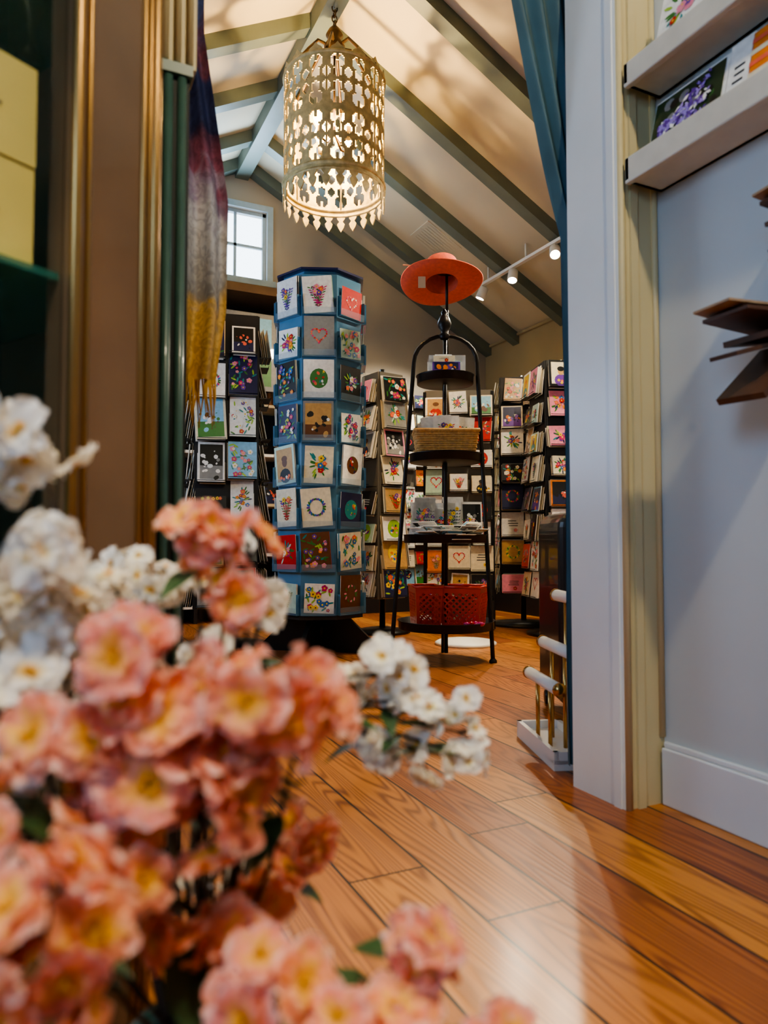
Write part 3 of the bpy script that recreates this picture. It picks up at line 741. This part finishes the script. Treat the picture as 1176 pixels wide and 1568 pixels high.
def pbasket(x,y,z,wx,wy,h,rot):
    mb=MB(); e1=(RR*math.cos(rot)+FF*math.sin(rot)); e2=(FF*math.cos(rot)-RR*math.sin(rot)); c=S(x,y,z)
    for (d1,d2,l1,l2) in((e1,-e2,wx,wy),(e1,e2,wx,wy),(e2,-e1,wy,wx),(e2,e1,wy,wx)):
        nx_=int(l1*2/.004); nz_=int(h/.004); vs=[];fs=[]
        for k in range(nz_+1):
            t=k/nz_; g=1+.16*t
            for i in range(nx_+1):
                s_=(i/nx_*2-1)*l1*g; vs.append(c+d1*s_+d2*l2*g+UP*(h*t))
        for k in range(nz_):
            for i in range(nx_):
                X_=(i/nx_*2-1)*l1; Z_=k/nz_*h
                hole=False
                if .02<Z_<h-.03 and abs(X_)<l1-.012:
                    p=.028; u=((X_+Z_*1.0)%p)/p-.5; v=((X_-Z_*1.0)%p)/p-.5
                    hole=abs(u)<.33 and abs(v)<.33
                if not hole: fs.append((k*(nx_+1)+i,k*(nx_+1)+i+1,(k+1)*(nx_+1)+i+1,(k+1)*(nx_+1)+i))
        mb.add(vs,fs,M_red)
    mb.add([c+e1*a_*wx+e2*b_*wy+UP*.002 for a_,b_ in((-1,-1),(1,-1),(1,1),(-1,1))],[(0,1,2,3)],M_red)
    g=1.18; P=[c+e1*a_*wx*g+e2*b_*wy*g+UP*h for a_,b_ in((-1,-1),(1,-1),(1,1),(-1,1))]
    for i in range(4): mb.tube([P[i],P[(i+1)%4]],.006,M_red,8)
    mb.obj('red_basket',st,solid=.0025)
pbasket(-.095,.02,.152,.055,.08,.19,.15); pbasket(.085,-.0,.152,.085,.075,.19,-.35)
mb=MB()
for k in range(16):
    a_=rnd.uniform(.07,.15); p=S(a_,-.155+rnd.uniform(-.015,.015),.158+rnd.uniform(0,.02))
    mb.lathe(p,[(0,0),(.014,.004),(.016,.012),(0,.018)],PAL['magenta'] if k%3 else PAL['red'],8)
mb.obj('pink_trinkets',st)
M_hat=mat('coral_felt',hexc('DE6448'),.85,var=.1,scale=60,bump=.1)
M_hatb=mat('hat_band',hexc('E58A5A'),.7)
hat=empty('wide_brim_hat'); mb=MB()
hc=S(-.012,.03,1.80)
axis=(UP+FF*.22).normalized(); ax=(RR-axis*RR.dot(axis)).normalized(); ay=axis.cross(ax)
Rh=Matrix((ax,ay,axis)).transposed()
n=64; prof=[(.083,.0),(.10,-.004),(.13,-.006),(.165,-.004),(.198,.006),(.200,.010),(.165,.0),(.13,-.002),(.10,.0),(.088,.004),(.086,.02),(.086,.08),(.080,.115),(.060,.13),(.03,.12),(0,.115)]
vs=[];fs=[]
for r,z in prof:
    for j in range(n):
        an=2*math.pi*j/n; wv=.010*math.sin(2*an+.6)*(max(0,r-.09)/.11)
        ex=1.0 if r>.1 else (1-.06*math.cos(2*an))
        vs.append(hc+Rh@V((r*ex*math.cos(an),r*ex*math.sin(an),z+wv)))
for i in range(len(prof)-1):
    for j in range(n): fs.append((i*n+j,i*n+(j+1)%n,(i+1)*n+(j+1)%n,(i+1)*n+j))
mb.add(vs,fs,M_hat,True)
mb.lathe(hc,[(.083,0),(.080,.08),(.07,.11),(0,.11)],M_hat,40,Rh)
mb.lathe(hc,[(.0905,.006),(.0915,.016),(.0915,.03),(.089,.031)],M_hatb,48,Rh)
mb.tube([hc+Rh@V((.07,-.07,.02)),hc+Rh@V((.10,-.09,.05)),hc+Rh@V((.14,-.09,.04))],.003,M_hatb,6)
mb.tube([hc+Rh@V((-.06,-.08,.02)),hc+Rh@V((-.12,-.10,.03)),hc+Rh@V((-.19,-.08,.05))],.003,M_hatb,6)
mb.box(hc+Rh@V((-.10,-.06,-.03)),(.035,.002,.055),M_env,Matrix((RR,FF,UP)).transposed())
mb.obj('felt_body',hat)
mb=MB(); p=S(.012,.03,0); mb.tube([(p.x,p.y,1.67),(p.x,p.y,1.89)],.007,M_dkm,8); mb.lathe((p.x,p.y,1.86),[(0,.03),(.05,.02),(.06,0),(.0,-.005)],M_dkm,16); mb.obj('hat_peg',hat)
mb=MB(); mb.tube([(p.x,p.y,1.34),(p.x,p.y,1.67)],.008,M_dkm,8); mb.obj('peg_socket',st)
mb=MB(); p=W(.44,3.85); mb.lathe((p.x,p.y,0),[(0,0),(.165,0),(.165,.012),(.15,.02),(.03,.025),(0,.026)],M_white,36)
mb.obj('white_round_base')

# ------------------------------------------------------------------ bracelet stand with rolls + suitcase
bs=empty('bracelet_display_stand'); mb=MB()
b0=W(.455,1.89); dirL=(FF*.995+RR*-.1).normalized(); dirS=dirL.cross(UP)
Rb=Matrix((dirS,dirL,UP)).transposed()
def B(x,y,z): return b0+dirS*x+dirL*y+UP*z
mb.box(B(0,0,.012),(.125,.31,.024),M_white,Rb)
for sx_,sy_,lx,ly in((-1,0,.012,.31),(1,0,.012,.31),(0,-1,.125,.012),(0,1,.125,.012)):
    mb.box(B(sx_*.0565,sy_*.149,.03),(lx,ly,.03),M_white,Rb)
M_brass=mat('brushed_brass',hexc('C79A5B'),.25,.9)
for i,(x,z,l) in enumerate(((-.035,.185,.12),(.005,.27,.12),(.045,.40,.12))):
    for yy in(-.05,.05): mb.cyl(B(x,yy,.02),B(x,yy,z),.0055,M_brass,10)
    mb.cyl(B(x,-l,z),B(x,l,z),.016,M_white,18)
    for sg in(-1,1): mb.cyl(B(x,sg*l,z),B(x,sg*(l+.008),z),.018,M_brass,18)
mb.obj('rolls_and_tray',bs)
sc_=empty('black_suitcase'); mb=MB()
q=W(.64,2.3); Rq=Matrix((RR,FF,UP)).transposed()
M_case=mat('black_polycarbonate',(.01,.01,.012),.3,coat=.4)
mb.box((q.x,q.y,.345),(.22,.36,.60),M_case,Rq); o=mb.obj('shell',sc_,bevel=.05); o.modifiers['b'].segments=5
mb=MB()
for x in(-.07,-.035,0,.035,.07): mb.tube([q+RR*x-FF*.182+UP*.1,q+RR*x-FF*.182+UP*.6],.005,M_case,8)
for x in(-.08,.08):
    for y in(-.14,.14): mb.cyl(q+RR*(x-.012)+FF*y+UP*.024,q+RR*(x+.012)+FF*y+UP*.024,.023,M_black,14); mb.cyl(q+RR*x+FF*y+UP*.03,q+RR*x+FF*y+UP*.06,.01,M_black,8)
mb.tube([q+FF*-.06+UP*.64,q+FF*-.05+UP*.67,q+FF*.05+UP*.67,q+FF*.06+UP*.64],.009,M_black,8)
mb.obj('wheels_and_handle',sc_)

# ------------------------------------------------------------------ track lighting
tk=empty('track_light'); mb=MB(); tx,tz=2.9,2.45
mb.bx(tx-.015,tx+.015,2.3,4.45,tz,tz+.02,M_white)
M_lamp=mat('lamp_face',(1,.9,.75),.4,emis=(1,.85,.62),es=40)
heads=[(3.55,(1.9,2.2,.5)),(4.0,(2.2,3.4,.3)),(4.38,(2.4,4.9,.8)),(2.9,(1.4,2.2,.0))]
for (y,tg) in heads:
    p=V((tx,y,tz-.045)); dr=(V(tg)-p).normalized()
    mb.cyl((tx,y,tz),(tx,y,tz-.05),.008,M_white,8)
    mb.tube([p-dr*.04,p-dr*.03,p+dr*.05],[.02,.033,.036],M_white,18)
    z_=dr; x_=z_.cross(UP).normalized(); y_=z_.cross(x_); mb.disc(p+dr*.0512,.03,M_lamp,18,Matrix((x_,y_,z_)).transposed())
for y in (2.6,3.85,4.3): mb.cyl((tx,y,tz+.02),(tx,y,zroof(tx)-.002),.008,M_white,8)
mb.obj('track_and_heads',tk)
mb=MB()
mb.prism([(2.41,zroof(2.41)),(2.69,zroof(2.69)),(2.69,zroof(2.69)-.006),(2.41,zroof(2.41)-.006)],'y',4.33,4.60,M_ceil)
for i in range(8):
    y=4.35+i*.03
    mb.quad((2.43,y,zroof(2.43)-.009),(2.67,y,zroof(2.67)-.009),(2.67,y+.024,zroof(2.67)-.007),(2.43,y+.024,zroof(2.43)-.007),M_ceil)
mb.obj('ceiling_vent')

# ------------------------------------------------------------------ blossoms
def blossom_mat(name,stops,trans=.3):
    m=bpy.data.materials.new(name); m.use_nodes=True; nt=m.node_tree;N=nt.nodes;L=nt.links;b=N['Principled BSDF']
    at=N.new('ShaderNodeAttribute'); at.attribute_name='rad'
    tc=N.new('ShaderNodeTexCoord'); nz=N.new('ShaderNodeTexNoise'); nz.inputs['Scale'].default_value=3.5; L.new(tc.outputs['Object'],nz.inputs['Vector'])
    ad=N.new('ShaderNodeMath'); ad.operation='MULTIPLY_ADD'; L.new(nz.outputs['Fac'],ad.inputs[0]); ad.inputs[1].default_value=.5; L.new(at.outputs['Fac'],ad.inputs[2])
    r=N.new('ShaderNodeValToRGB'); ce=r.color_ramp.elements
    mrr=N.new('ShaderNodeMath'); mrr.operation='MULTIPLY'; mrr.inputs[1].default_value=.75; L.new(ad.outputs[0],mrr.inputs[0])
    ce[0].position=stops[0][0]; ce[0].color=hexc(stops[0][1])+(1,); ce[1].position=stops[-1][0]; ce[1].color=hexc(stops[-1][1])+(1,)
    for p,h in stops[1:-1]:
        q=ce.new(p); q.color=hexc(h)+(1,)
    L.new(mrr.outputs[0],r.inputs['Fac'])
    oi=N.new('ShaderNodeObjectInfo'); hs=N.new('ShaderNodeHueSaturation'); L.new(r.outputs['Color'],hs.inputs['Color'])
    mr=N.new('ShaderNodeMapRange'); mr.inputs['To Min'].default_value=.88; mr.inputs['To Max'].default_value=1.1; L.new(oi.outputs['Random'],mr.inputs['Value']); L.new(mr.outputs[0],hs.inputs['Value'])
    mh=N.new('ShaderNodeMapRange'); mh.inputs['To Min'].default_value=.488; mh.inputs['To Max'].default_value=.515; L.new(oi.outputs['Random'],mh.inputs['Value']); L.new(mh.outputs[0],hs.inputs['Hue'])
    L.new(hs.outputs['Color'],b.inputs['Base Color']); b.inputs['Roughness'].default_value=.7
    tr=N.new('ShaderNodeBsdfTranslucent'); L.new(hs.outputs['Color'],tr.inputs['Color']); mx=N.new('ShaderNodeMixShader'); mx.inputs[0].default_value=trans
    L.new(b.outputs[0],mx.inputs[1]); L.new(tr.outputs[0],mx.inputs[2]); L.new(mx.outputs[0],N['Material Output'].inputs[0])
    return m
M_coral=blossom_mat('coral_petal',[(.20,'F4B830'),(.40,'FBC468'),(.52,'FAB084'),(.68,'F7A084'),(.85,'F9B8A2'),(.98,'FCD8C6')],.42)
M_wpet=blossom_mat('white_petal',[(.15,'EABB20'),(.30,'FAE6A0'),(.42,'FAF3E4'),(.95,'FCF5EA')],.35)
M_stam=mat('stamen_yellow',hexc('F0B020'),.6)
M_leaf=mat('leaf_green',hexc('3A5630'),.5,var=.3,scale=40)
M_twig=mat('twig_brown',hexc('3A2A1C'),.8,var=.2,scale=60)
def make_blossom(name,pm,seed,layers):
    R=random.Random(seed); verts=[];faces=[];rad=[];mi=[]
    for (np_,L_,wd,lift,off) in layers:
        for k in range(np_):
            an=2*math.pi*k/np_+off+R.uniform(-.22,.22); l=L_*R.uniform(.8,1.14); w=wd*R.uniform(.85,1.15); lf=lift+R.uniform(-.22,.3)
            o=len(verts); nu,nv=7,8; ph=R.uniform(0,6); tw=R.uniform(-.35,.35)
            for i in range(nu+1):
                t=i/nu
                wid=w*(math.sin(math.pi*(t*.72+.05))**.85)
                for j in range(nv+1):
                    s=j/nv*2-1
                    rr=l*t*(1-.18*s*s*t) - l*.12*t**6*math.exp(-(s/.25)**2) + l*.04*t*t*math.sin(9*s+ph)
                    x=rr; y=s*wid
                    z=lf*l*t*(1.2-.8*t)+.22*wid*(s*s)+.13*l*t*t*math.sin(5.5*s+ph)+tw*y*t
                    verts.append((x*math.cos(an)-y*math.sin(an), x*math.sin(an)+y*math.cos(an), z)); rad.append(t*L_)
            for i in range(nu):
                for j in range(nv):
                    a=o+i*(nv+1)+j; faces.append((a,a+1,a+nv+2,a+nv+1)); mi.append(0)
    for k in range(10):
        an=R.uniform(0,6.28); rr=R.uniform(.05,.2); c=V((rr*math.cos(an),rr*math.sin(an),R.uniform(.2,.36))); o=len(verts); q=.038
        for dx,dy,dz in((q,0,0),(0,q,0),(-q,0,0),(0,-q,0),(0,0,q),(0,0,-.3)): verts.append((c.x+dx,c.y+dy,c.z+dz)); rad.append(0)
        for f in((0,1,4),(1,2,4),(2,3,4),(3,0,4),(1,0,5),(2,1,5),(3,2,5),(0,3,5)): faces.append(tuple(o+i for i in f)); mi.append(1)
    me=bpy.data.meshes.new(name); me.from_pydata(verts,[],faces); me.materials.append(pm); me.materials.append(M_stam)
    me.polygons.foreach_set('material_index',mi); me.polygons.foreach_set('use_smooth',[True]*len(faces))
    at=me.attributes.new('rad','FLOAT','POINT'); at.data.foreach_set('value',rad); me.update(); return me
LAYC=[(5,1.0,.66,.15,0),(3,.66,.48,.6,.6)]
LAYW=[(5,1.0,.55,.22,0),(3,.62,.36,.7,.6)]
CM=[make_blossom('coral_blossom_%d'%i,M_coral,i,LAYC) for i in range(7)]
WM=[make_blossom('white_blossom_%d'%i,M_wpet,20+i,LAYW) for i in range(6)]
def leaf(mb,p,d,l,w):
    d=V(d).normalized(); s=d.cross(V((rnd.uniform(-.3,.3),rnd.uniform(-.3,.3),1))).normalized(); n=s.cross(d); vs=[];fs=[]
    for i in range(7):
        t=i/6; ww=w*math.sin(math.pi*t**.8)*.5+.0003; c=V(p)+d*l*t-UP*(.25*l*t*t)
        vs+= [c-s*ww+n*ww*.3,c,c+s*ww+n*ww*.3]
    for i in range(6):
        for j in(0,1): a=i*3+j; fs.append((a,a+1,a+4,a+3))
    mb.add(vs,fs,M_leaf,True)
def arrangement(name,clusters,meshes,mouth,fs_):
    e=empty(name); mb=MB()
    hub=W(-.09,.60,.415)
    for (a,d,z,r,n,sz) in clusters:
        c=W(a,d,z)
        side = meshes is WM and a>-.04 and d>.55
        m1=mouth+V((rnd.uniform(-.012,.012),rnd.uniform(-.012,.012),.0))
        P=[mouth+V((rnd.uniform(-.012,.012),rnd.uniform(-.012,.012),-.12))]
        if side:
            j=V((rnd.uniform(-1,1),rnd.uniform(-1,1),rnd.uniform(-1,1)))*.003
            knots=[m1,hub+j,hub*.5+c*.5+j+UP*.004,c]
            for q in range(3):
                for i in range(4): P.append(knots[q].lerp(knots[q+1],i/4))
            P.append(c)
            mid=hub
            m1=hub
        else:
            mid=(m1+c)/2+V((0,0,-.02))+FF*.02
            for i in range(9):
                t=i/8; P.append(m1*(1-t)**2+mid*2*t*(1-t)+c*t*t+V((rnd.uniform(-1,1),rnd.uniform(-1,1),rnd.uniform(-1,1)))*.002)
        mb.tube(P,[.0024]*3+[.0018]*(len(P)-6)+[.0013]*3,M_twig,6)
        for i in range(n):
            for _ in range(30):
                q=V((rnd.gauss(0,1),rnd.gauss(0,1),rnd.gauss(0,1))).normalized()
                if q.dot((-FF*.9+UP*.35))>-.35: break
            p=c+q*r*rnd.uniform(.7,1.3)
            o=bpy.data.objects.new('blossom',rnd.choice(meshes)); bpy.context.collection.objects.link(o); o.parent=e
            dirn=(q+(-FF)*.25+UP*.15+V((rnd.gauss(0,.3),rnd.gauss(0,.3),rnd.gauss(0,.3)))).normalized()
            o.rotation_mode='QUATERNION'; o.rotation_quaternion=dirn.to_track_quat('Z','Y')@Matrix.Rotation(rnd.uniform(0,6.28),3,'Z').to_quaternion()
            s=sz*rnd.uniform(.8,1.15); o.scale=(s,s,s); o.location=p-dirn*s*.1
            mb.tube([c-(c-m1).normalized()*.01,p-dirn*s*.05],.0009,M_twig,5)
        for i in range(2):
            q=V((rnd.uniform(-1,1),rnd.uniform(-1,1),rnd.uniform(-.6,.5))).normalized()
            t=rnd.uniform(.75,.97); pp=m1*(1-t)**2+mid*2*t*(1-t)+c*t*t
            leaf(mb,pp,q+FF*.2,fs_*rnd.uniform(.8,1.3),fs_*.5)
    return e,mb
mouth=W(-.13,.50,.20)
WC=[(-.221,.45,.612,.024,8,.020),(-.240,.46,.60,.018,6,.020),(-.2175,.42,.542,.026,9,.020),(-.2186,.45,.496,.032,12,.020),(-.2156,.42,.4495,.030,9,.020),(-.19,.48,.505,.022,7,.018),(-.185,.47,.475,.022,7,.018),
 (-.222,.60,.528,.022,9,.014),(-.19,.60,.51,.024,10,.014),(-.155,.6,.515,.014,5,.014),(-.105,.6,.500,.016,6,.017),(-.145,.6,.458,.016,6,.017),(-.19,.55,.47,.02,6,.016),
 (.007,.62,.438,.024,9,.016),(-.03,.62,.425,.014,5,.016),(.022,.62,.405,.018,6,.017),(.066,.62,.408,.010,3,.014),(.072,.62,.385,.010,2,.014),(.04,.62,.368,.018,5,.015),(.078,.62,.365,.012,4,.014),(-.006,.62,.373,.014,5,.015),
 (-.1305,.55,.300,.016,6,.014),(-.082,.5,.282,.014,5,.014),(-.10,.6,.365,.012,3,.016),(-.22,.4,.40,.02,5,.018),(-.13,.6,.55,.012,4,.014)]
CC=[(-.130,.5,.552,.018,5,.020),(-.093,.5,.550,.012,4,.019),(-.1026,.5,.513,.014,4,.020),
 (-.1354,.4,.480,.028,7,.025),(-.1685,.4,.450,.024,6,.025),(-.072,.4,.460,.028,8,.025),(-.1465,.4,.4175,.030,8,.025),(-.1023,.4,.414,.030,8,.025),(-.045,.42,.447,.014,5,.022),(-.106,.4,.4506,.026,7,.025),(-.08,.42,.42,.02,5,.023),
 (-.054,.5,.350,.012,4,.018),(-.0727,.5,.318,.018,5,.018),
 (-.1603,.33,.377,.030,8,.022),(-.1694,.33,.345,.028,8,.022),(-.139,.38,.382,.020,5,.022),(-.188,.36,.408,.016,4,.020),
 (-.088,.42,.322,.016,4,.020),(-.0587,.38,.306,.026,7,.020),(-.024,.38,.30,.018,6,.018),(.0228,.4,.3255,.014,4,.019),(.018,.38,.298,.016,5,.017),(.0566,.38,.294,.014,4,.017),(-.115,.4,.345,.014,3,.020)]
e1,mb=arrangement('white_blossom_branches',WC,WM,mouth,.03); mb.obj('twigs_and_leaves',e1)
e2,mb=arrangement('coral_blossom_branches',CC,CM,mouth,.035)
for (a,d,z,dx,dz) in((-.105,.41,.335,-.5,.6),(-.12,.42,.32,.3,-.5),(-.21,.38,.415,.6,-.1),(-.155,.44,.45,-.3,.5),(-.23,.52,.47,.4,.5),(-.235,.6,.49,.5,.6),(-.05,.6,.40,.6,.1),(-.03,.42,.305,.3,-.4),(-.14,.40,.30,-.4,.4)):
    leaf(mb,W(a,d,z),RR*dx+UP*dz-FF*.2,.05,.032)
mb.obj('twigs_and_leaves',e2)
M_vase=mat('dark_green_glaze',hexc('23443A'),.2,coat=.6)
mb=MB(); mb.lathe((mouth.x,mouth.y,0),[(0,0),(.055,0),(.06,.01),(.085,.07),(.08,.13),(.045,.18),(.04,.20),(.048,.215),(.044,.215),(.036,.20),(.04,.18),(.07,.13),(.07,.07),(.05,.02),(0,.02)],M_vase,40)
mb.obj('flower_vase')

# ------------------------------------------------------------------ lights
def light(name,typ,loc,energy,col,size=.1,target=None,**kw):
    l=bpy.data.lights.new(name,typ); l.energy=energy; l.color=col
    if typ=='AREA': l.size=size
    elif typ!='SUN': l.shadow_soft_size=size
    for k,v in kw.items(): setattr(l,k,v)
    o=bpy.data.objects.new(name,l); bpy.context.collection.objects.link(o); o.location=loc
    if target is not None: o.rotation_euler=(V(target)-V(loc)).to_track_quat('-Z','Y').to_euler()
    return o
warm=(1,.64,.26); cool=(.50,.70,1)
light('chandelier_bulb_light','POINT',(cx,cy,2.66),85,warm,.025)
for k in range(2):
    a=math.pi*k
    light('chandelier_bulb_light','POINT',(cx+.1*math.cos(a),cy+.1*math.sin(a),2.66),10,warm,.02)
for i,(y,tg) in enumerate(heads):
    p=V((tx,y,tz-.045)); dr=(V(tg)-p).normalized()
    light('track_spot_light','SPOT',p+dr*.07,(95,120,130,60)[i],(1,.86,.64),.03,tg,spot_size=1.7,spot_blend=.6)
light('far_left_fill','AREA',(XL+.03,3.3,1.5),48,cool,1.3,(1.0,3.3,2.6))  # added cool area lamp for far-room ambient; this wall has no window
light('gable_window_daylight','AREA',(1.25,5.12,2.78),26,(.55,.76,1),.42,(.3,2.6,3.0))
light('near_window_daylight','AREA',(-1.56,-.5,1.5),46,(.34,.60,1),.9,(1.2,.9,1.0))
light('near_room_fill','SPOT',(.62,-.45,2.44),80,(1,.84,.55),.06,(.75,.9,.6),spot_size=2.2,spot_blend=.6)  # unseen lamp added as warm room fill, placed to suit the wall-shelf shadows
light('near_flower_fill','SPOT',(-.2,-.35,2.44),110,(1,.87,.66),.12,(-.05,.45,.4),spot_size=.62,spot_blend=.6)  # unseen spot added only to brighten the blossoms
light('floor_pool_spot','SPOT',(.45,.75,2.46),50,(1,.80,.48),.03,(.60,1.10,0),spot_size=.46,spot_blend=.15)  # added spot that makes the warm floor pool; no fixture here
light('far_downlight','SPOT',(2.2,2.3,2.6),95,(1,.84,.6),.05,(1.9,3.6,.3),spot_size=2.0,spot_blend=.6)

w=bpy.data.worlds.new('sky'); bpy.context.scene.world=w; w.use_nodes=True
N=w.node_tree.nodes; L=w.node_tree.links; bg=N['Background']
sk=N.new('ShaderNodeTexSky'); sk.sky_type='HOSEK_WILKIE'; sk.turbidity=6; sk.sun_direction=(.3,-.6,.7)
mx=N.new('ShaderNodeMix'); mx.data_type='RGBA'; mx.inputs[0].default_value=.6; L.new(sk.outputs[0],mx.inputs[6]); mx.inputs[7].default_value=(.8,.92,1.0,1)
L.new(mx.outputs[2],bg.inputs[0]); bg.inputs[1].default_value=7.0
try: bpy.context.scene.view_settings.look='AgX - Medium High Contrast'
except Exception: pass

# ------------------------------------------------------------------ camera
cd_=bpy.data.cameras.new('camera'); cam=bpy.data.objects.new('camera',cd_); bpy.context.collection.objects.link(cam)
cam.location=(0,0,EYE)
cd_.sensor_fit='VERTICAL'; cd_.sensor_height=36; cd_.sensor_width=27; cd_.lens=24.96; cd_.clip_start=.02
pitch=math.radians(2.42)
dirv=(FF*math.cos(pitch)+UP*math.sin(pitch))
cam.rotation_euler=dirv.to_track_quat('-Z','Y').to_euler()
cd_.dof.use_dof=True; cd_.dof.focus_distance=3.2; cd_.dof.aperture_fstop=3.8
bpy.context.scene.camera=cam
